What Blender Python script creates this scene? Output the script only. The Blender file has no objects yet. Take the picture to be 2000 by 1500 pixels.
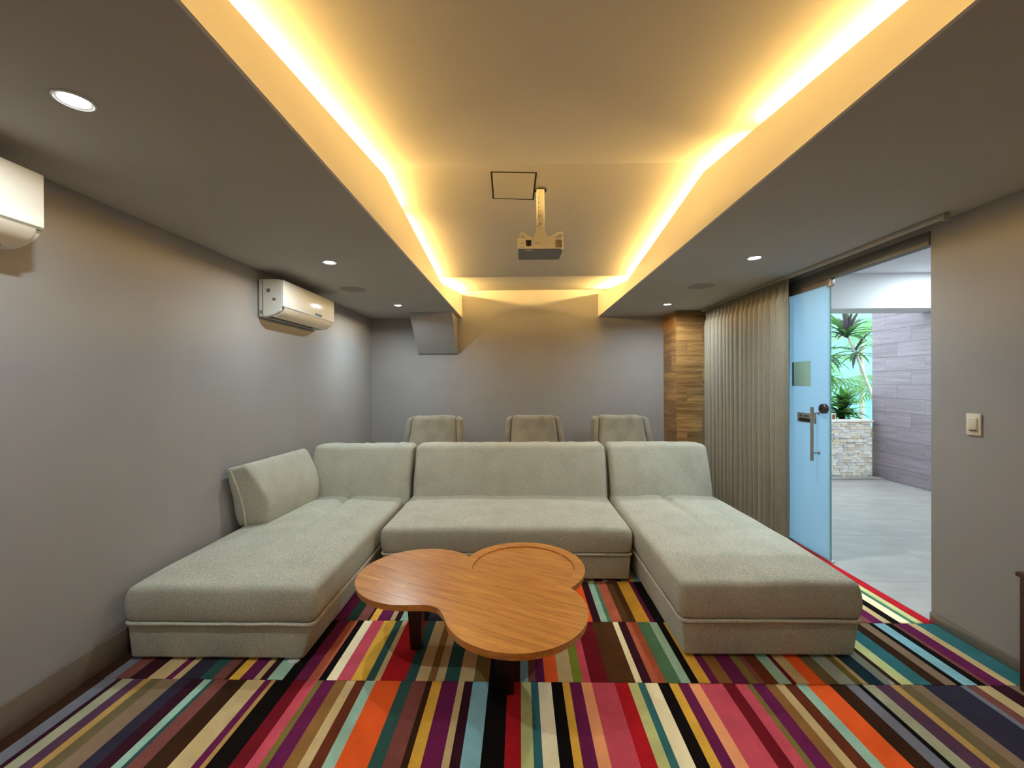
import bpy, bmesh, math, random
from mathutils import Vector, Matrix, noise

random.seed(11)
sc = bpy.context.scene
col = sc.collection

# ------------------------------------------------------------------ camera
FPX, CAM_Z = 810.0, 1.46
YAW, PITCH, ROLL = 0.01847, -0.00363, -0.00528
fw = Vector((-math.sin(YAW) * math.cos(PITCH), math.cos(YAW) * math.cos(PITCH), math.sin(PITCH)))
rt = Vector((math.cos(YAW), math.sin(YAW), 0.0))
up = rt.cross(fw)
rt, up = (math.cos(ROLL) * rt + math.sin(ROLL) * up), (-math.sin(ROLL) * rt + math.cos(ROLL) * up)
cam_data = bpy.data.cameras.new('camera')
cam_data.sensor_fit = 'HORIZONTAL'
cam_data.sensor_width = 36.0
cam_data.lens = FPX / 2000.0 * 36.0
cam_data.clip_start = 0.02
cam = bpy.data.objects.new('camera', cam_data)
cam.matrix_world = Matrix(((rt.x, up.x, -fw.x, 0), (rt.y, up.y, -fw.y, 0), (rt.z, up.z, -fw.z, CAM_Z), (0, 0, 0, 1)))
col.objects.link(cam)
sc.camera = cam

# ------------------------------------------------------------------ world, exposure
world = bpy.data.worlds.new('daylight')
sc.world = world
world.use_nodes = True
bg = world.node_tree.nodes['Background']
bg.inputs[0].default_value = (0.74, 0.90, 1.0, 1)
bg.inputs[1].default_value = 3.2
sc.view_settings.view_transform = 'Standard'
sc.view_settings.look = 'None'
sc.view_settings.gamma = 1.0
sc.view_settings.use_curve_mapping = False
sc.view_settings.exposure = 0.5
sc.cycles.use_denoising = True
sc.cycles.max_bounces = 10
sc.cycles.diffuse_bounces = 6
sc.cycles.sample_clamp_indirect = 6.0

COOL = (0.80, 0.95, 1.0)
WARM = (1.0, 0.63, 0.19)
DOWN_W = 9.0        # each downlight of the room
HALL_W = 30.0        # each downlight of the corridor
LED_E = 340.0         # emission of the cove strips

# ------------------------------------------------------------------ materials
def lin(c):
    return tuple((v / 255.0 / 12.92) if v <= 10 else (((v / 255.0) + 0.055) / 1.055) ** 2.4 for v in c)

def nodes_of(m):
    m.use_nodes = True
    return m.node_tree.nodes, m.node_tree.links, m.node_tree.nodes['Principled BSDF']

def mat(name, c, rough=0.6, metal=0.0, var=0.0, vscale=4.0, stretch=(1, 1, 1), bump=0.0, bscale=60.0, spec=0.5, coat=0.0, sheen=0.0, srgb=True, detail=3.0):
    m = bpy.data.materials.new(name)
    N, L, P = nodes_of(m)
    c = lin(c) if srgb else c
    P.inputs['Base Color'].default_value = (*c, 1)
    P.inputs['Roughness'].default_value = rough
    P.inputs['Metallic'].default_value = metal
    P.inputs['Specular IOR Level'].default_value = spec
    P.inputs['Coat Weight'].default_value = coat
    P.inputs['Coat Roughness'].default_value = 0.12
    P.inputs['Sheen Weight'].default_value = sheen
    tc = N.new('ShaderNodeTexCoord')
    mp = N.new('ShaderNodeMapping')
    mp.inputs['Scale'].default_value = stretch
    L.new(tc.outputs['Object'], mp.inputs['Vector'])
    nz = N.new('ShaderNodeTexNoise')
    nz.inputs['Scale'].default_value = vscale
    nz.inputs['Detail'].default_value = detail
    L.new(mp.outputs['Vector'], nz.inputs['Vector'])
    rp = N.new('ShaderNodeMapRange')
    rp.inputs['From Min'].default_value = 0.3
    rp.inputs['From Max'].default_value = 0.7
    rp.inputs['To Min'].default_value = 1.0 - var
    rp.inputs['To Max'].default_value = 1.0 + var
    L.new(nz.outputs['Fac'], rp.inputs['Value'])
    mx = N.new('ShaderNodeMix')
    mx.data_type = 'RGBA'
    mx.blend_type = 'MULTIPLY'
    mx.inputs['Factor'].default_value = 1.0
    mx.inputs[6].default_value = (*c, 1)
    L.new(rp.outputs['Result'], mx.inputs[7])
    L.new(mx.outputs[2], P.inputs['Base Color'])
    if bump > 0:
        n2 = N.new('ShaderNodeTexNoise')
        n2.inputs['Scale'].default_value = bscale
        n2.inputs['Detail'].default_value = 2.0
        L.new(mp.outputs['Vector'], n2.inputs['Vector'])
        b = N.new('ShaderNodeBump')
        b.inputs['Strength'].default_value = bump
        b.inputs['Distance'].default_value = 0.01
        L.new(n2.outputs['Fac'], b.inputs['Height'])
        L.new(b.outputs['Normal'], P.inputs['Normal'])
    return m

def emit(name, c, s):
    m = bpy.data.materials.new(name)
    N, L, P = nodes_of(m)
    P.inputs['Base Color'].default_value = (0.8, 0.8, 0.8, 1)
    P.inputs['Emission Color'].default_value = (*c, 1)
    P.inputs['Emission Strength'].default_value = s
    return m

def wood(name, dark, light, scale=1.0, rough=0.35, rot=0.0, coat=0.0, along='X', obj_random=0.0):
    """grain running along one axis, turned about Z by rot"""
    m = bpy.data.materials.new(name)
    N, L, P = nodes_of(m)
    tc = N.new('ShaderNodeTexCoord')
    mp = N.new('ShaderNodeMapping')
    mp.inputs['Rotation'].default_value = (0, 0, rot)
    L.new(tc.outputs['Object'], mp.inputs['Vector'])
    st = N.new('ShaderNodeMapping')
    st.inputs['Scale'].default_value = (0.9 * scale, 13 * scale, 13 * scale) if along == 'X' else (13 * scale, 0.9 * scale, 13 * scale)
    L.new(mp.outputs['Vector'], st.inputs['Vector'])
    src = st.outputs['Vector']
    oi = N.new('ShaderNodeObjectInfo')
    if obj_random > 0:
        ad = N.new('ShaderNodeVectorMath')
        ad.operation = 'ADD'
        sm = N.new('ShaderNodeVectorMath')
        sm.operation = 'SCALE'
        cb = N.new('ShaderNodeCombineXYZ')
        for k in range(3):
            L.new(oi.outputs['Random'], cb.inputs[k])
        L.new(cb.outputs[0], sm.inputs[0])
        sm.inputs['Scale'].default_value = 40.0
        L.new(src, ad.inputs[0])
        L.new(sm.outputs[0], ad.inputs[1])
        src = ad.outputs[0]
    n1 = N.new('ShaderNodeTexNoise')
    n1.inputs['Scale'].default_value = 1.6
    n1.inputs['Detail'].default_value = 5
    n1.inputs['Roughness'].default_value = 0.65
    n1.inputs['Distortion'].default_value = 0.6
    L.new(src, n1.inputs['Vector'])
    n2 = N.new('ShaderNodeTexNoise')
    n2.inputs['Scale'].default_value = 9.0
    n2.inputs['Detail'].default_value = 3
    L.new(src, n2.inputs['Vector'])
    mixv = N.new('ShaderNodeMath')
    mixv.operation = 'MULTIPLY_ADD'
    L.new(n2.outputs['Fac'], mixv.inputs[0])
    mixv.inputs[1].default_value = 0.35
    L.new(n1.outputs['Fac'], mixv.inputs[2])
    rp = N.new('ShaderNodeMapRange')
    rp.inputs['From Min'].default_value = 0.45
    rp.inputs['From Max'].default_value = 0.9
    L.new(mixv.outputs[0], rp.inputs['Value'])
    mx = N.new('ShaderNodeMix')
    mx.data_type = 'RGBA'
    mx.inputs[6].default_value = (*lin(dark), 1)
    mx.inputs[7].default_value = (*lin(light), 1)
    L.new(rp.outputs['Result'], mx.inputs['Factor'])
    out = mx.outputs[2]
    if obj_random > 0:
        r2 = N.new('ShaderNodeMapRange')
        r2.inputs['To Min'].default_value = 1 - obj_random
        r2.inputs['To Max'].default_value = 1 + obj_random
        L.new(oi.outputs['Random'], r2.inputs['Value'])
        m2 = N.new('ShaderNodeMix')
        m2.data_type = 'RGBA'
        m2.blend_type = 'MULTIPLY'
        m2.inputs['Factor'].default_value = 1
        L.new(out, m2.inputs[6])
        L.new(r2.outputs['Result'], m2.inputs[7])
        out = m2.outputs[2]
    L.new(out, P.inputs['Base Color'])
    P.inputs['Roughness'].default_value = rough
    P.inputs['Coat Weight'].default_value = coat
    P.inputs['Coat Roughness'].default_value = 0.2
    return m

def fabric(name, dark, light, scale=220.0, vertical=True, bump=0.25):
    """slubbed weave: short stretched flecks of two tones"""
    m = bpy.data.materials.new(name)
    N, L, P = nodes_of(m)
    tc = N.new('ShaderNodeTexCoord')
    outs = []
    for k, st in enumerate(((1, 1, 0.16), (0.16, 0.16, 1))):
        mp = N.new('ShaderNodeMapping')
        mp.inputs['Scale'].default_value = st
        L.new(tc.outputs['Object'], mp.inputs['Vector'])
        n = N.new('ShaderNodeTexNoise')
        n.inputs['Scale'].default_value = scale * (1.0 if k == 0 else 1.5)
        n.inputs['Detail'].default_value = 2
        L.new(mp.outputs['Vector'], n.inputs['Vector'])
        outs.append(n.outputs['Fac'])
    av = N.new('ShaderNodeMath')
    av.operation = 'ADD'
    L.new(outs[0], av.inputs[0])
    L.new(outs[1], av.inputs[1])
    big = N.new('ShaderNodeTexNoise')
    big.inputs['Scale'].default_value = 5
    L.new(tc.outputs['Object'], big.inputs['Vector'])
    ad = N.new('ShaderNodeMath')
    ad.operation = 'MULTIPLY_ADD'
    L.new(big.outputs['Fac'], ad.inputs[0])
    ad.inputs[1].default_value = 0.25
    L.new(av.outputs[0], ad.inputs[2])
    rp = N.new('ShaderNodeMapRange')
    rp.inputs['From Min'].default_value = 0.85
    rp.inputs['From Max'].default_value = 1.40
    L.new(ad.outputs[0], rp.inputs['Value'])
    mx = N.new('ShaderNodeMix')
    mx.data_type = 'RGBA'
    mx.inputs[6].default_value = (*lin(dark), 1)
    mx.inputs[7].default_value = (*lin(light), 1)
    L.new(rp.outputs['Result'], mx.inputs['Factor'])
    L.new(mx.outputs[2], P.inputs['Base Color'])
    P.inputs['Roughness'].default_value = 0.95
    P.inputs['Specular IOR Level'].default_value = 0.1
    P.inputs['Sheen Weight'].default_value = 0.15
    b = N.new('ShaderNodeBump')
    b.inputs['Strength'].default_value = bump
    b.inputs['Distance'].default_value = 0.004
    L.new(av.outputs[0], b.inputs['Height'])
    L.new(b.outputs['Normal'], P.inputs['Normal'])
    return m

# ------------------------------------------------------------------ mesh helpers
def world_of(o):
    v = Vector((0, 0, 0))
    while o is not None:
        v += o.location
        o = o.parent
    return v

def tag(o, label=None, cat=None, group=None, kind=None):
    if label: o['label'] = label
    if cat: o['category'] = cat
    if group: o['group'] = group
    if kind: o['kind'] = kind
    return o

def thing(name, loc, label, cat, group=None):
    o = bpy.data.objects.new(name, None)
    o.empty_display_size = 0.1
    o.location = loc
    col.objects.link(o)
    return tag(o, label, cat, group)

def mk(name, verts, faces, m, parent=None, smooth=False, colors=None):
    """one mesh object from world coordinates; its origin at the foot of its bounds"""
    verts = [Vector(v) for v in verts]
    lo = Vector([min(v[i] for v in verts) for i in range(3)])
    hi = Vector([max(v[i] for v in verts) for i in range(3)])
    org = Vector(((lo.x + hi.x) / 2, (lo.y + hi.y) / 2, lo.z))
    me = bpy.data.meshes.new(name)
    me.from_pydata([v - org for v in verts], [], faces)
    me.update()
    if colors:
        a = me.color_attributes.new('tint', 'FLOAT_COLOR', 'CORNER')
        for p in me.polygons:
            for li in p.loop_indices:
                a.data[li].color = (*colors[p.index], 1)
    bm = bmesh.new()
    bm.from_mesh(me)
    bmesh.ops.recalc_face_normals(bm, faces=bm.faces)
    bm.to_mesh(me)
    bm.free()
    if smooth:
        for p in me.polygons:
            p.use_smooth = True
    if m: me.materials.append(m)
    o = bpy.data.objects.new(name, me)
    col.objects.link(o)
    o.location = org - (world_of(parent) if parent else Vector((0, 0, 0)))
    if parent: o.parent = parent
    return o

BOXF = [(0, 1, 3, 2), (4, 6, 7, 5), (0, 4, 5, 1), (2, 3, 7, 6), (0, 2, 6, 4), (1, 5, 7, 3)]

def box(name, lo, hi, m, parent=None, bev=0.0, seg=2):
    v = [(x, y, z) for x in (lo[0], hi[0]) for y in (lo[1], hi[1]) for z in (lo[2], hi[2])]
    if bev <= 0:
        return mk(name, v, BOXF, m, parent)
    bm = bmesh.new()
    bv = [bm.verts.new(p) for p in v]
    for f in BOXF: bm.faces.new([bv[i] for i in f])
    bmesh.ops.recalc_face_normals(bm, faces=bm.faces)
    bmesh.ops.bevel(bm, geom=list(bm.edges), offset=bev, segments=seg, profile=0.5, affect='EDGES')
    return from_bm(name, bm, m, parent, True)

def from_bm(name, bm, m, parent=None, smooth=False):
    bm.verts.ensure_lookup_table()
    bm.verts.index_update()
    vs = [v.co.copy() for v in bm.verts]
    fs = [[v.index for v in f.verts] for f in bm.faces]
    bm.free()
    o = mk(name, vs, fs, m, parent)
    if smooth: auto_smooth(o)
    return o

def auto_smooth(o, ang=40):
    me = o.data
    for p in me.polygons: p.use_smooth = True
    me.set_sharp_from_angle(angle=math.radians(ang))

def prism(name, poly, axis, a, b, m, parent=None, smooth=False):
    """a closed 2D outline swept along an axis: axis x -> (y,z), y -> (x,z), z -> (x,y)"""
    def P(u, v, t):
        return {'x': (t, u, v), 'y': (u, t, v), 'z': (u, v, t)}[axis]
    n = len(poly)
    vs = [P(u, v, a) for u, v in poly] + [P(u, v, b) for u, v in poly]
    fs = [list(range(n)), list(range(n, 2 * n))] + [[i, (i + 1) % n, n + (i + 1) % n, n + i] for i in range(n)]
    o = mk(name, vs, fs, m, parent)
    if smooth: auto_smooth(o)
    return o

def lathe(name, prof, c, m, parent=None, seg=32, axis='z', ang=35):
    """profile of (radius, height) turned about an axis through c"""
    vs, fs = [], []
    for r, h in prof:
        for k in range(seg):
            a = 2 * math.pi * k / seg
            u, v = r * math.cos(a), r * math.sin(a)
            vs.append({'z': (c[0] + u, c[1] + v, c[2] + h), 'x': (c[0] + h, c[1] + u, c[2] + v), 'y': (c[0] + u, c[1] + h, c[2] + v)}[axis])
    for i in range(len(prof) - 1):
        for k in range(seg):
            fs.append([i * seg + k, i * seg + (k + 1) % seg, (i + 1) * seg + (k + 1) % seg, (i + 1) * seg + k])
    fs.append(list(range(seg)))
    fs.append([(len(prof) - 1) * seg + k for k in range(seg)])
    o = mk(name, vs, fs, m, parent)
    auto_smooth(o, ang)
    return o

def tube(name, pts, r, m, parent=None, seg=8, closed=False, taper=None):
    pts = [Vector(p) for p in pts]
    n = len(pts)
    vs, fs = [], []
    ref = None
    for i, p in enumerate(pts):
        if closed: d = pts[(i + 1) % n] - pts[i - 1]
        else: d = pts[min(i + 1, n - 1)] - pts[max(i - 1, 0)]
        d.normalize()
        if ref is None:
            ref = d.orthogonal().normalized()
        s = (ref - d * ref.dot(d)).normalized()
        ref = s
        t = d.cross(s)
        rr = r if taper is None else r * taper[i]
        for k in range(seg):
            a = 2 * math.pi * k / seg
            vs.append(p + s * (rr * math.cos(a)) + t * (rr * math.sin(a)))
    for i in range(n if closed else n - 1):
        j = (i + 1) % n
        for k in range(seg):
            fs.append([i * seg + k, i * seg + (k + 1) % seg, j * seg + (k + 1) % seg, j * seg + k])
    if not closed:
        fs.append(list(range(seg)))
        fs.append([(n - 1) * seg + k for k in range(seg)])
    o = mk(name, vs, fs, m, parent)
    auto_smooth(o, 60)
    return o

def pad(name, lo, hi, r, m, parent=None, step=0.06, warp=None, wrinkle=0.0, wscale=6.0, seed=0.0):
    """soft box: dense rounded shell, then a warp of each point (p, unit coords) -> p"""
    def lines(a, b):
        L = b - a
        e = [r * (1 - math.cos(t)) for t in (0, 0.45, 0.85, 1.2, 1.5708)]
        n = max(1, int((L - 2 * r) / step))
        mid = [r + (L - 2 * r) * i / n for i in range(1, n)]
        return [a + x for x in e] + [a + x for x in mid] + [b - x for x in reversed(e)]
    G = [lines(lo[i], hi[i]) for i in range(3)]
    n = [len(g) for g in G]
    idx, vs, fs = {}, [], []
    def V(i, j, k):
        key = (i, j, k)
        if key not in idx:
            p = Vector((G[0][i], G[1][j], G[2][k]))
            q = Vector([min(max(p[a], lo[a] + r), hi[a] - r) for a in range(3)])
            d = p - q
            if d.length > 1e-9:
                # project the grid point onto the rounded shell
                dm = max(abs(d.x), abs(d.y), abs(d.z))
                nz = sum(1 for c in d if abs(c) > 1e-9)
                p = q + d.normalized() * r if nz > 1 else p
            u = [(p[a] - lo[a]) / (hi[a] - lo[a]) for a in range(3)]
            if wrinkle > 0:
                s = p * wscale + Vector((seed, seed * 1.7, 0))
                p = p + Vector((noise.noise(s), noise.noise(s + Vector((31, 0, 0))), noise.noise(s + Vector((0, 57, 0))))) * wrinkle
            if warp: p = warp(p, u)
            idx[key] = len(vs)
            vs.append(p)
        return idx[key]
    for a in range(3):
        b, c = (a + 1) % 3, (a + 2) % 3
        for side in (0, n[a] - 1):
            for i in range(n[b] - 1):
                for j in range(n[c] - 1):
                    q = []
                    for di, dj in ((0, 0), (1, 0), (1, 1), (0, 1)):
                        t = [0, 0, 0]
                        t[a], t[b], t[c] = side, i + di, j + dj
                        q.append(V(*t))
                    fs.append(q)
    return mk(name, vs, fs, m, parent, smooth=True)

def hexwarp(c):
    """trilinear map of the unit box onto eight corners c[(i,j,k)]"""
    def w(p, u):
        r = Vector((0, 0, 0))
        for i in (0, 1):
            for j in (0, 1):
                for k in (0, 1):
                    f = (u[0] if i else 1 - u[0]) * (u[1] if j else 1 - u[1]) * (u[2] if k else 1 - u[2])
                    r += Vector(c[(i, j, k)]) * f
        return r
    return w

def lamp(name, kind, loc, power, color, parent=None, size=0.1, spread=3.14, rot=(0, 0, 0)):
    d = bpy.data.lights.new(name, kind)
    d.energy = power
    d.color = color
    if kind == 'AREA':
        d.shape = 'DISK'
        d.size = size
        d.spread = spread
    o = bpy.data.objects.new(name, d)
    col.objects.link(o)
    o.location = Vector(loc) - (world_of(parent) if parent else Vector((0, 0, 0)))
    o.rotation_euler = rot
    if parent: o.parent = parent
    return o

# ------------------------------------------------------------------ palette
PAINT = mat('taupe_grey_paint', (155, 152, 151), rough=0.85, var=0.035, vscale=2.2, bump=0.04, bscale=180)
PAINT_SOFFIT = mat('taupe_soffit_paint', (178, 174, 168), rough=0.85, var=0.03, vscale=2.0, bump=0.03, bscale=150)
PAINT_CEIL = mat('warm_ceiling_paint', (188, 182, 172), rough=0.85, var=0.03, vscale=1.6, bump=0.03, bscale=150)
PAINT_FASCIA = mat('pale_fascia_paint', (226, 218, 206), rough=0.85, var=0.02, vscale=1.6)
PAINT_WHITE = mat('white_corridor_paint', (226, 228, 230), rough=0.8, var=0.01)
BASE_GLOSS = mat('glossy_taupe_baseboard', (120, 108, 98), rough=0.16, var=0.04, vscale=5, spec=0.6)
SOFA = fabric('slubbed_grey_linen', (142, 141, 128), (212, 211, 196), scale=560.0, bump=0.18)
PIPE = fabric('pale_piping_linen', (176, 172, 156), (228, 222, 206), scale=300)
VELVET = mat('taupe_microfibre', (136, 127, 108), rough=0.9, var=0.22, vscale=7, bump=0.1, bscale=120, sheen=0.4)
CURTAIN = mat('taupe_curtain_cloth', (138, 130, 114), rough=0.9, var=0.10, vscale=160, stretch=(1, 1, 0.08), bump=0.1, bscale=300, sheen=0.2)
WHITE_PL = mat('white_gloss_plastic', (232, 232, 228), rough=0.18, var=0.01)
GREY_PL = mat('grey_plastic', (120, 118, 112), rough=0.4, var=0.03)
BLACK_PL = mat('black_plastic', (14, 13, 13), rough=0.2)
DARK_GAP = mat('dark_gap', (30, 26, 22), rough=0.9)
STEEL = mat('brushed_steel', (166, 160, 154), rough=0.42, metal=0.7, var=0.08, vscale=40, stretch=(1, 1, 0.1))
ALU_DARK = mat('grey_aluminium', (112, 112, 110), rough=0.4, metal=0.6, var=0.04)
RAIL_M = mat('pale_rail_metal', (190, 184, 172), rough=0.4, metal=0.2)
TABLE_W = wood('honey_teak_veneer', (172, 102, 40), (226, 156, 76), scale=2.2, rough=0.30, rot=math.radians(26), coat=0.35)
LEG_W = wood('dark_walnut', (14, 8, 6), (34, 19, 12), scale=1.5, rough=0.4)
CAB_W = wood('dark_brown_cabinet', (44, 22, 12), (86, 48, 28), scale=1.2, rough=0.35)
PLANK_WARM_LIT = wood('warm_lit_wood_look_tile', (112, 76, 40), (190, 142, 84), scale=1.0, rough=0.35, along='X', obj_random=0.28)  # same tile as the corridor, warm room light put into its brown
PLANK_WARM_LIT_Y = wood('warm_lit_wood_look_tile_side', (120, 82, 42), (198, 148, 86), scale=1.0, rough=0.35, along='Y', obj_random=0.28)  # side copy, painted slightly lighter for the orange light on it; grain along Y
PLANK_COOL_LIT = wood('cool_lit_wood_look_tile', (122, 108, 114), (154, 139, 146), scale=1.0, rough=0.4, along='Y', obj_random=0.06)  # same tile as the column, bluish corridor light put into its mauve
GROUT = mat('dark_grout', (92, 80, 72), rough=0.9)
STONE_F = mat('pale_stone_floor', (154, 150, 145), rough=0.4, var=0.16, vscale=2.2, stretch=(1, 3.0, 1), detail=8)

# ------------------------------------------------------------------ room shell
ZS, XL, XR, WL, WR, YB, YF = 2.40, -0.826, 1.133, -2.15, 2.488, 5.99, -2.4
FOLD = [(YF, 2.68), (0.10, 2.470), (2.566, 2.803), (4.40, 2.58), (YB, 2.79)]
JAMB, OPEN_END = 2.555, 3.38

def ceil_z(y):
    for (a, za), (b, zb) in zip(FOLD, FOLD[1:]):
        if a <= y <= b: return za + (zb - za) * (y - a) / (b - a)
    return FOLD[-1][1] if y > YB else FOLD[0][1]

floor = tag(box('floor', (WL - 0.1, YF - 0.1, -0.12), (WR, YB + 0.1, -0.012), DARK_GAP), kind='structure', label='carpeted floor of the lounge with multicoloured stripes')

# striped carpet, laid in rows with staggered stripes
PAL = dict(K=(13, 10, 10), DB=(48, 29, 18), GB=(104, 106, 116), DP=(46, 18, 30), GG=(148, 146, 122), PD=(76, 50, 70), YD=(166, 132, 76), OL=(108, 98, 50),
           TA=(122, 102, 82), NV=(42, 40, 56), LT=(142, 176, 160), DT=(40, 74, 72), MV=(110, 64, 60), KH=(180, 158, 114), PU=(90, 26, 68), YE=(204, 158, 62),
           BR=(126, 90, 50), RB=(88, 42, 26), OR=(218, 88, 38), PK=(180, 72, 88), DR=(98, 18, 30), RD=(158, 24, 34), LG=(178, 182, 124), TE=(46, 96, 102),
           CR=(228, 214, 176), SA=(218, 148, 104), LB=(124, 168, 178), GN=(72, 112, 88), GR=(112, 124, 42), SB=(158, 84, 62), BD=(72, 46, 26), OB=(98, 86, 60),
           GT=(142, 152, 142), NT=(26, 54, 70))
ROW_A = "-2.132 DB -2.069 GB -2.003 DP -1.977 GG -1.92 PD -1.867 YD -1.831 OB -1.776 TA -1.693 NV -1.629 DP -1.566 LT -1.527 DT -1.509 MV -1.442 DB -1.35 KH -1.26 PU -1.227 YD -1.206 K -1.117 DR -1.053 PK -1.003 OL -0.973 PU -0.909 BR -0.853 KH -0.81 RB -0.761 LT -0.712 OR -0.587 DT -0.532 MV -0.461 DB -0.433 YE -0.385 PU -0.306 KH -0.276 DP -0.235 LB -0.158 K -0.067 RD -0.002 LG 0.047 TE 0.082 CR 0.145 K 0.199 YE 0.234 PU 0.291 SA 0.341 PK 0.452 RD 0.517 LG 0.564 TE 0.598 CR 0.66 K 0.714 YE 0.757 PU 0.808 SA 0.86 PK 0.97 DR 1.03 PK 1.083 OL 1.11 PU 1.173 BR 1.222 KH 1.264 RB 1.32 LT 1.371 OR 1.478 DB 1.556 GB 1.612 K 1.636 GG 1.693 PD 1.766 YD 1.803 OB 1.864 TA 1.919 NV 2.094 GB 2.123 MV 2.171 KH 2.236 DP 2.322 TA 2.399 GB 2.541"
ROW_B = "-2.185 DB -2.074 GB -2.019 MV -1.946 DP -1.857 KH -1.766 PU -1.73 KH -1.693 NV -1.596 DT -1.532 MV -1.47 DB -1.447 YE -1.393 PU -1.324 KH -1.291 DP -1.255 LT -1.178 K -1.117 PU -1.051 SB -0.998 K -0.96 CR -0.909 PK -0.838 YE -0.764 DT -0.722 KH -0.694 RD -0.572 DT -0.519 KH -0.459 BR -0.421 KH -0.378 DT -0.306 KH -0.233 OL -0.18 BR -0.158 K -0.083 DP -0.005 LB 0.035 MV 0.07 PU 0.115 OR 0.182 KH 0.254 GR 0.301 PK 0.339 DR 0.428 BD 0.556 CR 0.588 DP 0.635 SB 0.704 GN 0.776 LT 0.823 K 0.862 YE 0.919 PU 0.96 BR 1.025 PU 1.105 OL 1.149 MV 1.178 RB 1.244 LT 1.306 DR 1.33 KH 1.391 OR 1.466 OB 1.532 GT 1.609 OL 1.645 KH 1.669 NT 1.746 GT 1.798 DB 1.824 LG 1.885 TE 1.971 DB 2.031 TA 2.087 K 2.116 LB 2.183 K 2.224 MV 2.247 PU 2.32 KH 2.367 TE 2.541"
ROW_C = "-2.281 DT -2.12 MV -1.991 KH -1.895 PU -1.799 K -1.702 LT -1.606 DR -1.51 SB -1.414 NV -1.287 KH -1.191 PU -1.08 DT -1.013 MV -0.947 DP -0.931 YE -0.886 PU -0.807 KH -0.778 DP -0.744 LT -0.665 K -0.573 NV -0.462 PK -0.368 CR -0.29 TE -0.211 DR -0.054 KH 0.04 GR 0.102 LB 0.196 K 0.289 YE 0.352 OR 0.439 DP 0.488 LT 0.529 GN 0.553 SB 0.618 BD 0.702 YE 0.786 PU 0.814 K 0.91 CR 0.971 TE 1.033 PK 1.156 DR 1.248 OL 1.34 KH 1.433 LT 1.524 OR 1.647 DB 1.738 GB 1.829 YE 1.905 PK 2.012 MV 2.119 PU 2.185 KH 2.23 K 2.284 CR 2.345 GN 2.375 LG 2.418 RD 2.472"


def carpet_material():
    m = bpy.data.materials.new('striped_carpet_pile')
    N, L, P = nodes_of(m)
    a = N.new('ShaderNodeAttribute')
    a.attribute_name = 'tint'
    tc = N.new('ShaderNodeTexCoord')
    n = N.new('ShaderNodeTexNoise')
    n.inputs['Scale'].default_value = 260
    n.inputs['Detail'].default_value = 2
    L.new(tc.outputs['Object'], n.inputs['Vector'])
    n2 = N.new('ShaderNodeTexNoise')
    n2.inputs['Scale'].default_value = 9
    n2.inputs['Detail'].default_value = 4
    L.new(tc.outputs['Object'], n2.inputs['Vector'])
    s = N.new('ShaderNodeMath')
    s.operation = 'ADD'
    L.new(n.outputs['Fac'], s.inputs[0])
    L.new(n2.outputs['Fac'], s.inputs[1])
    r = N.new('ShaderNodeMapRange')
    r.inputs['From Min'].default_value = 0.6
    r.inputs['From Max'].default_value = 1.4
    r.inputs['To Min'].default_value = 1.15
    r.inputs['To Max'].default_value = 1.85
    L.new(s.outputs[0], r.inputs['Value'])
    mx = N.new('ShaderNodeMix')
    mx.data_type = 'RGBA'
    mx.blend_type = 'MULTIPLY'
    mx.inputs['Factor'].default_value = 1
    L.new(a.outputs['Color'], mx.inputs[6])
    L.new(r.outputs['Result'], mx.inputs[7])
    L.new(mx.outputs[2], P.inputs['Base Color'])
    P.inputs['Roughness'].default_value = 1.0
    P.inputs['Specular IOR Level'].default_value = 0.0
    P.inputs['Sheen Weight'].default_value = 0.05
    b = N.new('ShaderNodeBump')
    b.inputs['Strength'].default_value = 0.5
    b.inputs['Distance'].default_value = 0.006
    L.new(n.outputs['Fac'], b.inputs['Height'])
    L.new(b.outputs['Normal'], P.inputs['Normal'])
    return m
CARPET = carpet_material()

def carpet_row(stripes, y0, y1):
    vs, fs, cs = [], [], []
    g = 0.0015
    stripes = [(max(a, WL), min(b, WR), c) for a, b, c in stripes if b > WL and a < WR]
    stripes[0] = (WL, stripes[0][1], stripes[0][2])
    stripes[-1] = (stripes[-1][0], WR, stripes[-1][2])
    for k, (a, b, c) in enumerate(stripes):
        i = len(vs)
        vs += [(a, y0 + g, 0), (b, y0 + g, 0), (b, y1 - g, 0), (a, y1 - g, 0), (a, y0 + g, -0.012), (b, y0 + g, -0.012), (b, y1 - g, -0.012), (a, y1 - g, -0.012)]
        fs += [(i, i + 1, i + 2, i + 3), (i + 4, i + 5, i + 1, i), (i + 7, i + 6, i + 2, i + 3)]
        cs += [lin(PAL[c])] * 3
    return mk('carpet_row', vs, fs, CARPET, floor, colors=cs)

def parse(s):
    t = s.split()
    return [(float(t[i]), float(t[i + 2]), t[i + 1]) for i in range(0, len(t) - 2, 2)]

def random_row():
    x, out, last = WL, [], None
    while x < 2.23:
        c = random.choice([k for k in PAL if k != last])
        w = random.choice((0.03, 0.04, 0.05, 0.06, 0.08, 0.11))
        w = min(w, 2.23 - x + 1e-4)
        out.append((x, x + w, c))
        x += w
        last = c
    return out + [(2.23, 2.284, 'K'), (2.284, 2.345, 'CR'), (2.345, 2.375, 'GN'), (2.375, 2.418, 'LG'), (2.418, WR, 'RD')]
J1, RL = 2.018, 0.512
carpet_row(parse(ROW_A), J1 - RL, J1)
carpet_row(parse(ROW_B), J1, J1 + RL)
carpet_row(parse(ROW_C), J1 + RL, J1 + 2 * RL)
y = J1 + 2 * RL
while y < YB:
    carpet_row(random_row(), y, min(y + RL, YB))
    y += RL
y = J1 - RL
while y > YF:
    carpet_row(random_row(), max(y - RL, YF), y)
    y -= RL

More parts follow.
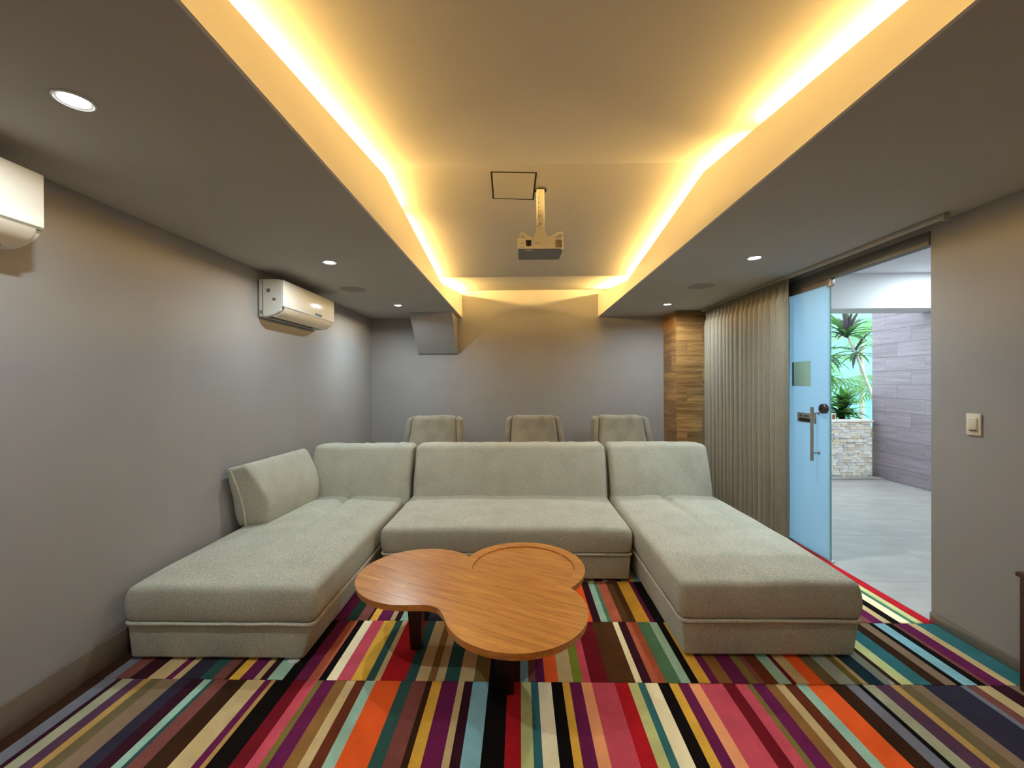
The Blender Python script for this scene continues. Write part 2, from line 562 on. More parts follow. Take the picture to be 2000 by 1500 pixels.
tag(box('wall_left', (WL - 0.12, YF, -0.012), (WL, YB, 3.0), PAINT), kind='structure', label='long taupe grey wall behind the air conditioners')
tag(box('wall_back', (WL - 0.12, YB, -0.012), (WR + 0.12, YB + 0.12, 3.0), PAINT), kind='structure', label='grey end wall behind the three recliners')
tag(box('wall_front', (WL - 0.12, YF - 0.12, -0.012), (WR + 0.12, YF, 3.0), PAINT), kind='structure', label='grey wall behind the viewer')
wr = tag(box('wall_right', (WR, YF, -0.012), (WR + 0.12, JAMB, 3.0), PAINT), kind='structure', label='taupe wall with a light switch beside the doorway')
box('lintel', (WR, JAMB, 2.36), (WR + 0.12, YB, 3.0), PAINT, wr)
box('end_pier', (WR, 5.50, -0.012), (WR + 0.12, YB, 2.36), PAINT, wr)

tag(box('baseboard_left', (WL, YF, 0.0), (WL + 0.016, YB, 0.142), BASE_GLOSS, bev=0.003), kind='structure', label='tall glossy baseboard along the long grey wall')
tag(box('baseboard_right', (WR - 0.014, YF, 0.0), (WR, JAMB - 0.002, 0.062), BASE_GLOSS, bev=0.003), kind='structure', label='low glossy baseboard beside the doorway')
tag(box('baseboard_back', (WL + 0.016, YB - 0.014, 0.0), (2.06, YB, 0.08), BASE_GLOSS, bev=0.003), kind='structure', label='baseboard of the end wall')

# folded ceiling between the two soffits
XA, XB = XL - 0.16, XR + 0.16
ceiling = prism('ceiling', [(y, z) for y, z in FOLD] + [(YB, 3.05), (YF, 3.05)], 'x', XA, XB, PAINT_CEIL)
tag(ceiling, kind='structure', label='folded warm-lit ceiling between the two soffits')

def soffit(name, x0, x1, xf, out, label):
    """dropped soffit: slab, upright fascia with a zigzag lip, and the cove's back board"""
    q = 0.014
    s = tag(box(name, (x0 if out < 0 else x0 + q, YF, ZS), (x1 - q if out < 0 else x1, YB, ZS + 0.02), PAINT_SOFFIT), kind='structure', label=label)
    lip = [(y, ceil_z(y) - 0.058) for y in (YF, 0.10, 2.566, 4.40, YB)]
    a, b = (xf - 0.014, xf) if out < 0 else (xf, xf + 0.014)
    prism('fascia', [(YF, ZS)] + lip + [(YB, ZS)], 'x', a, b, PAINT_FASCIA, s)
    a, b = (xf - 0.16, xf - 0.145) if out < 0 else (xf + 0.145, xf + 0.16)
    prism('cove_back', [(YF, ZS + 0.02)] + [(y, z) for y, z in FOLD] + [(YB, ZS + 0.02)], 'x', a, b, PAINT_WHITE, s)
    return s
sl = soffit('ceiling_soffit_left', WL, XL, XL, -1, 'dropped grey soffit above the air conditioners')
sr = soffit('ceiling_soffit_right', XR, WR, XR, 1, 'dropped grey soffit above the curtain and doorway')

LED_M = emit('warm_led', WARM, LED_E)
LED_M2 = emit('warm_led_bright', WARM, LED_E * 3.0)
ALU = mat('led_channel', (200, 200, 200), rough=0.4, metal=0.8)
def led(xc, y0, y1, label):
    n = 1
    ys = sorted([y0, y1] + [y for y, _ in FOLD if y0 < y < y1])
    t = thing('led_strip', (xc, (y0 + y1) / 2, ceil_z((y0 + y1) / 2) - 0.075), label, 'led strip', 'warm strips in the ceiling coves')
    sd = 1 if xc < 0 else -1                       # towards the room
    vs, fs, v2, f2 = [], [], [], []
    for y in ys:
        z = ceil_z(y) - 0.044
        vs += [(xc + sd * 0.005, y, z - 0.004), (xc - sd * 0.004, y, z + 0.004)]
        v2 += [(xc + sd * 0.003, y, z - 0.008), (xc - sd * 0.008, y, z + 0.003), (xc - sd * 0.012, y, z - 0.002), (xc - sd * 0.002, y, z - 0.012)]
    for i in range(len(ys) - 1):
        fs.append((2 * i, 2 * i + 1, 2 * i + 3, 2 * i + 2))
        for k in range(4):
            f2.append((4 * i + k, 4 * i + (k + 1) % 4, 4 * i + 4 + (k + 1) % 4, 4 * i + 4 + k))
    e = mk('tape', vs, fs, LED_M2 if y0 > 4.4 else LED_M, t)
    bm = bmesh.new(); bm.from_mesh(e.data)
    for f in bm.faces:
        if f.normal.z < 0: f.normal_flip()
    bm.to_mesh(e.data); bm.free()
    mk('channel', v2, f2, ALU, t)
SIDE = {-1: 'over the air conditioner side', 1: 'over the doorway side'}
led(XL - 0.085, YF + 0.05, 3.00, 'warm led strip in the cove, long front run %s' % SIDE[-1])
led(XL - 0.085, 3.13, 4.35, 'warm led strip in the cove, middle run %s' % SIDE[-1])
led(XL - 0.085, 4.44, 5.90, 'warm led strip in the cove, last run by end wall %s' % SIDE[-1])
led(XR + 0.085, YF + 0.05, 2.04, 'warm led strip in the cove, long front run %s' % SIDE[1])
led(XR + 0.085, 2.22, 4.35, 'warm led strip in the cove, middle run %s' % SIDE[1])
led(XR + 0.085, 4.46, 5.80, 'warm led strip in the cove, last run by end wall %s' % SIDE[1])

# access hatch in the second fold
def on_ceil(x, y, d=0.0): return (x, y, ceil_z(y) - d)
ap = [(-0.178, 2.625), (0.118, 2.640), (0.108, 2.952), (-0.184, 2.932)]
def plate(name, poly, d0, d1, m, parent):
    n = len(poly)
    vs = [on_ceil(x, y, d0) for x, y in poly] + [on_ceil(x, y, d1) for x, y in poly]
    return mk(name, vs, [list(range(n)), list(range(n, 2 * n))] + [[i, (i + 1) % n, n + (i + 1) % n, n + i] for i in range(n)], m, parent)
plate('hatch_gap', ap, -0.002, 0.0006, DARK_GAP, ceiling)
cx, cy = sum(p[0] for p in ap) / 4, sum(p[1] for p in ap) / 4
plate('access_hatch', [(cx + (x - cx) * 0.92, cy + (y - cy) * 0.925) for x, y in ap], -0.002, 0.0014, PAINT_CEIL, ceiling)

# sloping wedge hung in the corner under the soffit
tag(prism('trim_1', [(5.47, ZS), (5.985, ZS), (5.985, 1.88), (5.965, 1.88)], 'x', -1.46, -0.892, PAINT), kind='structure', label='sloped grey boxed-in wedge under the soffit in the corner')

# wood-look column at the end of the curtain
colm = tag(box('column', (2.075, 5.515, 0.0), (2.48, YB, ZS), GROUT), kind='structure', label='wood-look tiled column, warm light in its brown, between end wall and curtain')
for r in range(12):
    z0, z1 = r * 0.2 + 0.0015, min(r * 0.2 + 0.1985, ZS)
    off = (r * 0.2 + 0.13) % 0.6
    cuts = sorted(c for c in (2.075 + off - 0.6, 2.075 + off) if 2.10 < c < 2.46)
    xs = [2.066] + cuts + [2.486]
    for a, b in zip(xs, xs[1:]):
        box('tile', (a + 0.001, 5.506 - 0.0015 * random.random(), z0), (b - 0.001, 5.516, z1), PLANK_WARM_LIT, colm)
    off = (r * 0.2 + 0.37) % 0.6
    cuts = sorted(c for c in (5.516 + off - 0.6, 5.516 + off) if 5.56 < c < 5.95)
    ys = [5.517] + cuts + [YB - 0.001]
    for a, b in zip(ys, ys[1:]):
        box('tile', (2.066 - 0.0015 * random.random(), a + 0.001, z0), (2.076, b - 0.001, z1), PLANK_WARM_LIT_Y, colm)

# ------------------------------------------------------------------ corridor and garden outside the doorway
fl2 = tag(box('floor_corridor', (WR, YF, -0.12), (5.5, 6.36, -0.002), GROUT), kind='structure', label='pale stone floor of the corridor outside')
for i in range(4):
    for j in range(10):
        x0, y0 = WR + i * 0.8, YF + 0.06 + j * 0.9
        if x0 < 5.4 and y0 < 6.34:
            box('floor_tile', (x0 + 0.001, y0 + 0.001, -0.004), (min(x0 + 0.8, 5.38) - 0.001, min(y0 + 0.9, 6.35) - 0.001, 0.0), STONE_F, fl2)
tag(box('ceiling_corridor', (WR + 0.12, YF, 2.80), (5.6, 5.66, 2.9), PAINT_WHITE), kind='structure', label='white ceiling of the corridor')
tag(box('beam', (WR + 0.12, 5.26, 2.362), (5.6, 5.66, 2.80), PAINT_WHITE), kind='structure', label='white bulkhead across the end of the corridor')
tag(box('wall_corridor_end', (WR + 0.12, YF - 0.12, 0.0), (5.6, YF, 2.9), PAINT_WHITE), kind='structure', label='white wall at the near end of the corridor')
cw = tag(box('wall_corridor', (5.39, YF, 0.0), (5.6, 6.43, 2.9), GROUT), kind='structure', label='wood-look tiled wall of the corridor, bluish light in its mauve')
for r in range(14):
    z0, z1 = r * 0.2 + 0.0015, r * 0.2 + 0.1985
    jo = (6.007, 5.80, 6.20)[r % 3]
    ys = [6.43] + [jo - 0.6 * k for k in range(0, 15) if jo - 0.6 * k > YF]
    for a, b in zip(ys[1:], ys):
        if b > 4.4:
            box('wall_tile', (5.379 - 0.002 * random.random(), a + 0.001, z0), (5.391, b - 0.001, z1), PLANK_COOL_LIT, cw)
box('plain_tiling', (5.381, YF, 0.0), (5.391, 4.0, 2.8), PLANK_COOL_LIT, cw)
tag(box('ground', (-2, 6.36, -0.3), (14, 16, -0.02), mat('garden_soil', (92, 84, 62), rough=1.0, var=0.3, vscale=6)), kind='structure', label='planted garden ground outside')
tag(box('wall_backdrop', (1.0, 13.5, -0.02), (18, 13.7, 5.0), mat('turquoise_backdrop', (128, 190, 188), rough=0.8, var=0.25, vscale=1.5)), kind='structure', label='added turquoise backdrop wall far behind the garden palms')  # backdrop added to give the aqua colour between the leaves
tag(box('threshold_step', (WR + 0.2, 6.20, 0.0), (5.37, 6.33, 0.02), STONE_F, bev=0.003), kind='structure', label='low pale kerb in front of the planter')

def hall_light(x, y, label):
    t = thing('ceiling_downlight', (x, y, 2.80), label, 'downlight', 'corridor downlights')
    lathe('rim', [(0.045, 0.0), (0.06, 0.0), (0.06, -0.006), (0.045, -0.004)], (x, y, 2.80), WHITE_PL, t)
    lathe('lens', [(0.001, -0.002), (0.044, -0.002), (0.044, -0.001), (0.001, -0.001)], (x, y, 2.80), LENS, t, ang=10)
    lamp('bulb', 'AREA', (x, y, 2.79), HALL_W, COOL, t, size=0.09)
LENS = emit('cool_lens', (0.93, 0.98, 1.0), 22)
hall_light(5.05, 4.55, 'corridor downlight nearest the white bulkhead')
hall_light(4.0, 2.6, 'unseen downlight added to brighten the corridor opposite the doorway')  # added lamp out of view, brightens the corridor
hall_light(4.0, 0.4, 'unseen downlight added to brighten the corridor far from the garden')  # second added lamp out of view, more light for the corridor

# planter of split-face stone
STN = [mat('split_stone_%s' % n, c, rough=0.85, var=0.12, vscale=14, bump=0.6, bscale=40) for n, c in
       (('white', (244, 240, 232)), ('cream', (236, 226, 206)), ('grey', (214, 212, 210)), ('tan', (226, 210, 188)))]
pt = thing('stone_planter', (4.62, 6.6, 0), 'low planter faced with pale split stone under the garden plants', 'planter')
core = box('core', (3.95, 6.37, 0.0), (5.30, 7.0, 0.80), mat('mortar', (186, 178, 166), rough=1), pt)
box('coping', (3.93, 6.335, 0.836), (5.32, 6.46, 0.868), STN[0], pt, bev=0.004)
box('soil', (3.97, 6.46, 0.78), (5.30, 7.0, 0.83), mat('dark_soil', (40, 32, 24), rough=1, var=0.3, vscale=20), pt)
z = 0.002
row = 0
while z < 0.815:
    hh = random.choice((0.028, 0.036, 0.042, 0.048))
    hh = min(hh, 0.836 - z)
    x = 3.95 - random.random() * 0.08
    while x < 5.30:
        w = random.uniform(0.05, 0.15)
        a, b = max(x, 3.95), min(x + w, 5.30)
        if b - a > 0.015:
            d = 0.012 + 0.022 * random.random()
            box('stone', (a + 0.001, 6.37 - d, z + 0.001), (b - 0.001, 6.371, z + hh - 0.001), random.choice((STN[0], STN[0], STN[0], STN[1], STN[1], STN[2], STN[3])), core)
        x += w
    z += hh
    row += 1

pq = thing('garden_plaque', (4.767, 6.40, 0.868), 'tiny cream arched plaque with brown face on the planter edge', 'plaque')
arch = [(4.767 + 0.034 * math.cos(a), 0.868 + 0.066 + 0.034 * math.sin(a)) for a in [math.pi * k / 10 for k in range(11)]]
prism('arch', [(4.801, 0.868)] + arch + [(4.733, 0.868)], 'y', 6.39, 6.41, STN[1], pq)
arch = [(4.767 + 0.02 * math.cos(a), 0.868 + 0.062 + 0.02 * math.sin(a)) for a in [math.pi * k / 8 for k in range(9)]]
prism('face', [(4.787, 0.874)] + arch + [(4.747, 0.874)], 'y', 6.385, 6.392, mat('brown_clay', (120, 84, 50), rough=0.8, var=0.2, vscale=30), pq)

def leaf_mat(name, c, t):
    m = mat(name, c, rough=0.4, var=0.25, vscale=6)
    P = m.node_tree.nodes['Principled BSDF']
    P.inputs['Transmission Weight'].default_value = 0.0
    P.inputs['Subsurface Weight'].default_value = 0.0
    tr = m.node_tree.nodes.new('ShaderNodeBsdfTranslucent')
    tr.inputs['Color'].default_value = (*lin(t), 1)
    mx = m.node_tree.nodes.new('ShaderNodeMixShader')
    mx.inputs[0].default_value = 0.4
    out = m.node_tree.nodes['Material Output']
    m.node_tree.links.new(P.outputs[0], mx.inputs[1])
    m.node_tree.links.new(tr.outputs[0], mx.inputs[2])
    m.node_tree.links.new(mx.outputs[0], out.inputs['Surface'])
    return m
LEAF_D = leaf_mat('dark_strap_leaf', (58, 84, 62), (92, 140, 70))
LEAF_P = leaf_mat('plum_strap_leaf', (66, 58, 66), (96, 84, 90))
LEAF_G = leaf_mat('mid_green_leaf', (76, 128, 66), (130, 190, 90))
LEAF_L = leaf_mat('light_palm_leaf', (120, 172, 110), (170, 225, 150))
CANE = mat('pale_cane_bark', (176, 178, 160), rough=0.8, var=0.2, vscale=12, stretch=(1, 1, 4), bump=0.3, bscale=30)

def blade(base, d, length, width, droop, n=7):
    """strap leaf: folded along the midrib, arching under its weight"""
    d = Vector(d).normalized()
    side = d.cross(Vector((0, 0, 1)))
    if side.length < 0.05: side = Vector((1, 0, 0))
    side.normalize()
    vs, fs = [], []
    p = Vector(base)
    dd = d.copy()
    for i in range(n + 1):
        t = i / n
        w = width * (0.35 + 0.65 * math.sin(math.pi * min(1, 0.18 + t * 0.5))) * (1 - t ** 3)
        upv = side.cross(dd).normalized()
        vs += [p - side * w + upv * w * 0.35, p.copy(), p + side * w + upv * w * 0.35]
        dd = (dd + Vector((0, 0, -droop / n))).normalized()
        p = p + dd * (length / n)
    for i in range(n):
        k = 3 * i
        fs += [(k, k + 1, k + 4, k + 3), (k + 1, k + 2, k + 5, k + 4)]
    return vs, fs

def rosette(parent, c, count, lmin, lmax, w, m, up_bias=0.4, droop=1.2, ax=(0, 0, 1)):
    ax = Vector(ax).normalized()
    for k in range(count):
        a = 2.399 * k + random.uniform(-0.2, 0.2)
        e = random.uniform(-0.5, 1.1) + up_bias * 0.4
        d = Vector((math.cos(a) * math.cos(e), math.sin(a) * math.cos(e), math.sin(e))) + ax * up_bias
        vs, fs = blade(Vector(c) + Vector((0, 0, random.uniform(-0.08, 0.05))), d, random.uniform(lmin, lmax), w * random.uniform(0.8, 1.15), droop * random.uniform(0.6, 1.2))
        mk('leaf', vs, fs, random.choice(m), parent, smooth=True)

dr = thing('dracaena', (6.40, 7.3, 0.0), 'tall dracaena with leaning pale cane and plum strap leaves beyond planter', 'plant')
cane = [(6.46, 7.3, -0.02), (6.30, 7.28, 0.6), (6.02, 7.24, 1.3), (5.80, 7.21, 1.82), (5.607, 7.2, 2.25)]
tube('cane', cane, 0.026, CANE, dr, taper=[1.3, 1.1, 1.0, 0.9, 0.8])
rosette(dr, (5.60, 7.2, 2.27), 40, 0.35, 0.7, 0.036, [LEAF_P, LEAF_P, LEAF_D], 0.5, 1.0, (-0.4, 0, 1))
rosette(dr, (5.74, 7.2, 1.95), 18, 0.3, 0.55, 0.032, [LEAF_P, LEAF_D], 0.2, 1.1, (0.4, 0, 0.5))
d2 = thing('dracaena', (5.55, 7.6, 0.0), 'slim dark dracaena with drooping leaves behind the leaning cane', 'plant')
tube('cane', [(5.55, 7.6, -0.02), (5.52, 7.6, 0.8), (5.50, 7.6, 1.86)], 0.02, CANE, d2)
rosette(d2, (5.50, 7.6, 1.88), 44, 0.35, 0.65, 0.026, [LEAF_D, LEAF_D, LEAF_G], 0.3, 1.6)
rosette(d2, (5.51, 7.6, 1.55), 28, 0.35, 0.55, 0.022, [LEAF_D, LEAF_G], 0.1, 1.7)
for i, (x, y, s, lab) in enumerate(((4.80, 6.72, 1.0, 'bushy dark green shrub in planter above the tiny plaque'), (5.14, 6.70, 1.0, 'bushy dark green shrub in planter against the tiled corridor wall'),
                                    (4.40, 6.75, 1.0, 'bushy dark green shrub in planter behind the glass door'))):
    t = thing('planter_shrub', (x, y, 0.83), lab, 'shrub', 'shrubs in the stone planter')
    tube('stem', [(x, y, 0.80), (x + 0.01, y, 1.0), (x, y, 1.16)], 0.014, CANE, t)
    rosette(t, (x, y, 0.90), 46, 0.22, 0.40, 0.046, [LEAF_D, LEAF_D, LEAF_G], 0.5, 1.3)
    rosette(t, (x + 0.02, y, 1.08), 40, 0.2, 0.36, 0.042, [LEAF_D, LEAF_G], 0.7, 1.2)

def frond(base, d, length, droop, m, parent):
    """feather palm frond: arched midrib with paired leaflets, one mesh"""
    d = Vector(d).normalized()
    side = d.cross(Vector((0, 0, 1))).normalized()
    vs, fs = [], []
    p = Vector(base)
    n = 16
    for i in range(n):
        t = i / n
        ln = length * 0.30 * math.sin(math.pi * (0.12 + 0.85 * t))
        for s in (-1, 1):
            tip = p + side * s * ln + d * ln * 0.7 + Vector((0, 0, -ln * 0.35))
            q = p + d * (length / n * 0.55)
            k = len(vs)
            mid = (p + tip) / 2 + Vector((0, 0, ln * 0.06))
            vs += [p.copy(), mid - d * 0.012, mid + d * 0.016, tip, q]
            fs += [(k, k + 1, k + 2, k + 4), (k + 1, k + 3, k + 2)]
        np = p + d * (length / n)
        k = len(vs)
        vs += [p + side * 0.006, p - side * 0.006, np - side * 0.005, np + side * 0.005]
        fs.append((k, k + 1, k + 2, k + 3))
        d = (d + Vector((0, 0, -droop / n))).normalized()
        p = np
    return mk('frond', vs, fs, m, parent, smooth=True)

for x, y, h, n, m, lab in ((6.6, 9.8, 2.0, 20, LEAF_L, 'light green feather palm farther back in the garden'), (8.6, 10.6, 2.6, 18, LEAF_L, 'taller pale palm at the back of the garden'),
                           (5.7, 8.5, 1.3, 20, LEAF_G, 'low mid green palm behind the planter shrubs'), (7.6, 8.4, 1.2, 18, LEAF_G, 'low bushy palm behind the leaning cane'),
                           (8.0, 12.2, 1.5, 18, LEAF_L, 'pale palm farthest away in the garden')):
    t = thing('garden_palm', (x, y, 0.0), lab, 'palm', 'palms in the garden')
    tube('trunk', [(x, y, -0.03), (x + 0.02, y, h * 0.5), (x, y, h)], 0.05, CANE, t)
    for k in range(n):
        a = 2.399 * k
        e = random.uniform(-0.1, 1.2)
        frond((x, y, h), (math.cos(a) * math.cos(e), math.sin(a) * math.cos(e), math.sin(e)), random.uniform(0.9, 1.4), 1.3, m, t)

# ------------------------------------------------------------------ doorway: header, frosted sliding door
hd = tag(box('trim_2', (WR - 0.012, JAMB, 2.279), (WR + 0.05, 5.50, 2.36), ALU_DARK, bev=0.002), kind='structure', label='dark grey metal header track over the doorway')

def frosted():
    m = bpy.data.materials.new('frosted_glass')
    N, L, P = nodes_of(m)
    P.inputs['Base Color'].default_value = (0.50, 0.68, 0.82, 1)
    P.inputs['Roughness'].default_value = 0.25
    tr = N.new('ShaderNodeBsdfTranslucent')
    tr.inputs['Color'].default_value = (0.66, 0.87, 1.0, 1)
    mx = N.new('ShaderNodeMixShader')
    mx.inputs[0].default_value = 0.72
    L.new(P.outputs[0], mx.inputs[1])
    L.new(tr.outputs[0], mx.inputs[2])
    L.new(mx.outputs[0], N['Material Output'].inputs['Surface'])
    return m
FROST = frosted()
CLEAR_EDGE = mat('glass_edge', (120, 170, 170), rough=0.1)
GX0, GX1 = WR + 0.006, WR + 0.016
dn = bpy.data.objects.new('door_1', None)
dn.location = (GX0, 3.87, 0.0)
col.objects.link(dn)
tag(dn, 'frosted pale blue glass sliding door beside the curtain', kind='structure')
gp = box('glass_pane', (GX0, 3.384, 0.012), (GX1, 4.36, 2.27), FROST, dn)
box('glass_edge', (GX0, 3.378, 0.012), (GX1, 3.384, 2.27), CLEAR_EDGE, dn)
box('top_rail', (GX0 - 0.008, 3.40, 2.236), (GX1 + 0.006, 4.36, 2.279), mat('tan_rail', (128, 118, 104), rough=0.4, metal=0.3), dn)
box('patch_clamp', (GX0 - 0.012, 3.352, 2.215), (GX1 + 0.010, 3.402, 2.279), STEEL, dn, bev=0.003)
box('floor_guide', (GX0 - 0.01, 3.36, 0.0), (GX1 + 0.01, 4.36, 0.012), ALU, dn)
hb = tube('handle_bar', [(WR - 0.055, 3.50, 0.795), (WR - 0.055, 3.50, 1.243)], 0.0125, STEEL, dn, seg=14)
for z in (0.86, 1.19):
    tube('standoff', [(WR - 0.055, 3.50, z), (GX0, 3.50, z)], 0.007, STEEL, hb, seg=10)
    lathe('collar', [(0.004, -0.010), (0.012, -0.008), (0.012, 0.0), (0.004, 0.0)], (GX0, 3.50, z), STEEL, hb, seg=14, axis='x')
lk = lathe('lock', [(0.001, -0.030), (0.036, -0.030), (0.040, -0.026), (0.040, 0.0), (0.001, 0.0)], (GX0, 3.432, 1.232), mat('bronze_lock', (92, 78, 76), rough=0.3, metal=0.8), dn, seg=28, axis='x')
lathe('keyhole', [(0.001, -0.033), (0.008, -0.033), (0.008, -0.030), (0.001, -0.030)], (GX0, 3.432, 1.232), BLACK_PL, lk, seg=12, axis='x')
sg = box('sign_plate', (GX0 - 0.006, 3.535, 1.098), (GX0 - 0.001, 3.765, 1.182), mat('sign_metal', (150, 145, 140), rough=0.5, metal=0.2), dn)
sg['label'] = 'small metal sliding sign with dark lettering'
INK = mat('sign_ink', (34, 28, 28), rough=0.5)
# worn, unreadable characters: two, a gap, then four
for k, yy in enumerate((3.725, 3.708, 3.672, 3.655, 3.638, 3.621)):
    q = 0.006
    for a, b, c, d in ((-q, q * 0.2, -q * 0.7, q), (-q, q * 0.2 - q * 1.2 + q * 1.2, q * 0.6, q * 1.1)):
        box('character', (GX0 - 0.0072, yy - 0.006, 1.146), (GX0 - 0.0058, yy + 0.004 - 0.003 * (k % 2), 1.166), INK, sg)
        break
prism('arrow_slot', [(3.748, 1.122), (3.735, 1.133), (3.735, 1.136), (3.562, 1.136), (3.555, 1.122), (3.562, 1.108), (3.735, 1.108), (3.735, 1.111)], 'x', GX0 - 0.0075, GX0 - 0.0055, INK, sg)
st = box('sticker', (GX0 - 0.0015, 3.60, 1.415), (GX0 - 0.0004, 3.84, 1.632), mat('green_notice', (150, 182, 166), rough=0.6, var=0.03), dn)
st['label'] = 'pale green square notice on the glass'
tag(box('window_1', (GX0 + 0.016, 4.34, 0.0), (GX1 + 0.016, 5.50, 2.279), FROST), kind='structure', label='fixed frosted glass panel behind the curtain')

# light switch
t = thing('light_switch', (WR, 2.317, 1.158), 'ivory light switch on the taupe wall by the doorway', 'switch')
box('plate', (WR - 0.008, 2.278, 1.158), (WR, 2.352, 1.276), mat('ivory_plastic', (226, 216, 198), rough=0.35), t, bev=0.003)
box('rocker', (WR - 0.013, 2.293, 1.186), (WR - 0.007, 2.337, 1.254), mat('ivory_rocker', (218, 208, 186), rough=0.35), t, bev=0.003)
box('slot', (WR - 0.0135, 2.297, 1.182), (WR - 0.006, 2.333, 1.186), DARK_GAP, t)

# ------------------------------------------------------------------ curtain and its rail
rl = thing('curtain_rail', (2.40, 3.95, 2.366), 'pale metal curtain rail running over the doorway', 'rail')
box('track', (2.388, 2.385, 2.372), (2.414, 5.50, 2.399), RAIL_M, rl, bev=0.002)
box('end_stop', (2.384, 2.375, 2.356), (2.418, 2.388, 2.399), RAIL_M, rl, bev=0.002)

def curtain():
    ys0, ys1, NU, NV = 3.735, 5.31, 560, 44
    k = []
    u = 0.0
    # uneven folds
    phase, ph = [], 0.0
    for i in range(NU + 1):
        t = i / NU
        f = 17 * (1 + 0.75 * noise.noise(Vector((t * 13, 3.1, 0))))
        ph += f / NU
        phase.append(ph)
    vs, fs = [], []
    for j in range(NV + 1):
        v = j / NV
        z = 0.02 + (2.366 - 0.02) * v
        top = min(1.0, max(0.0, (z - 2.19) / 0.09))
        for i in range(NU + 1):
            t = i / NU
            y = ys0 + (ys1 - ys0) * t
            a = 2 * math.pi * phase[i]
            amp = 0.140 * (1 + 0.22 * noise.noise(Vector((phase[i] * 0.7, 0.0, 5.0))))
            edge = min(1.0, t / 0.035)
            amp *= 0.25 + 0.75 * edge
            ridge = abs(math.sin(a / 2)) ** 0.62
            pinch = abs(math.sin(1.5 * a + 0.4)) ** 0.7
            w = amp * ((0.5 - ridge) * (1 - 0.85 * top) + (0.5 - pinch) * 0.42 * top)
            w += 0.012 * noise.noise(Vector((phase[i] * 0.8, z * 1.3, 2.0))) * (1 - v)
            x = 2.390 + w
            yy = y - 0.016 * math.sin(a) * (1 - top) + (0.03 * (1 - v) * (0.5 - t))
            vs.append((x, yy, z))
    W = NU + 1
    for j in range(NV):
        for i in range(NU):
            fs.append((j * W + i, j * W + i + 1, (j + 1) * W + i + 1, (j + 1) * W + i))
    t = thing('curtain', (2.385, 4.52, 0.02), 'floor-length taupe pleated curtain drawn back beside the glass door', 'curtain')
    o = mk('cloth', vs, fs, CURTAIN, t, smooth=True)
    sol = o.modifiers.new('thickness', 'SOLIDIFY')
    sol.thickness = 0.003
    tube('hem_edge', [(2.385, 3.728, 0.02 + 2.35 * k / 12) for k in range(13)], 0.006, CURTAIN, t, seg=6)
curtain()

# ------------------------------------------------------------------ downlights and ceiling speakers
def downlight(x, y, label, power=1.0):
    t = thing('ceiling_downlight', (x, y, ZS), label, 'downlight', 'recessed downlights in the soffits')
    lathe('rim', [(0.041, 0.0), (0.054, 0.0), (0.054, -0.004), (0.049, -0.007), (0.041, -0.003)], (x, y, ZS), WHITE_PL, t)
    lathe('lens', [(0.001, -0.0035), (0.038, -0.0035), (0.041, -0.001), (0.001, -0.001)], (x, y, ZS), LENS, t, ang=10)
    lamp('bulb', 'AREA', (x, y, ZS - 0.012), DOWN_W * power, COOL, t, size=0.06, spread=math.radians(166))
for x, y, pw, lab in ((-1.465, 1.345, 0.9, 'recessed downlight above the nearer air conditioner end'), (-1.468, 3.19, 0.9, 'recessed downlight in front of the wall-mounted air conditioner with display'),
                  (-1.462, 4.98, 1.5, 'recessed downlight nearest the sloped corner wedge'), (1.79, 3.19, 1.5, 'recessed downlight nearest the glass door'),
                  (1.795, 5.06, 1.4, 'recessed downlight nearest the wood-look column'), (1.79, 1.345, 0.15, 'recessed downlight above the light switch wall'),
                  (-1.465, -0.5, 0.5, 'recessed downlight behind the viewer on the air conditioner side'), (1.79, -0.5, 0.2, 'recessed downlight behind the viewer on the doorway side')):
    downlight(x, y, lab, pw)

GRILLE = mat('speaker_grille', (150, 144, 136), rough=0.8, var=0.25, vscale=400, bump=0.4, bscale=500)
for x, y, lab in ((-1.663, 4.118, 'round ceiling speaker by the air conditioner with display'), (1.793, 4.128, 'round ceiling speaker in the soffit by the curtain')):
    t = thing('ceiling_speaker', (x, y, ZS), lab, 'speaker', 'round ceiling speakers')
    lathe('rim', [(0.122, 0.0), (0.134, 0.0), (0.134, -0.003), (0.122, -0.003)], (x, y, ZS), PAINT_SOFFIT, t, seg=40)
    lathe('grille', [(0.001, -0.004), (0.121, -0.003), (0.121, 0.0), (0.001, 0.0)], (x, y, ZS), GRILLE, t, seg=40)

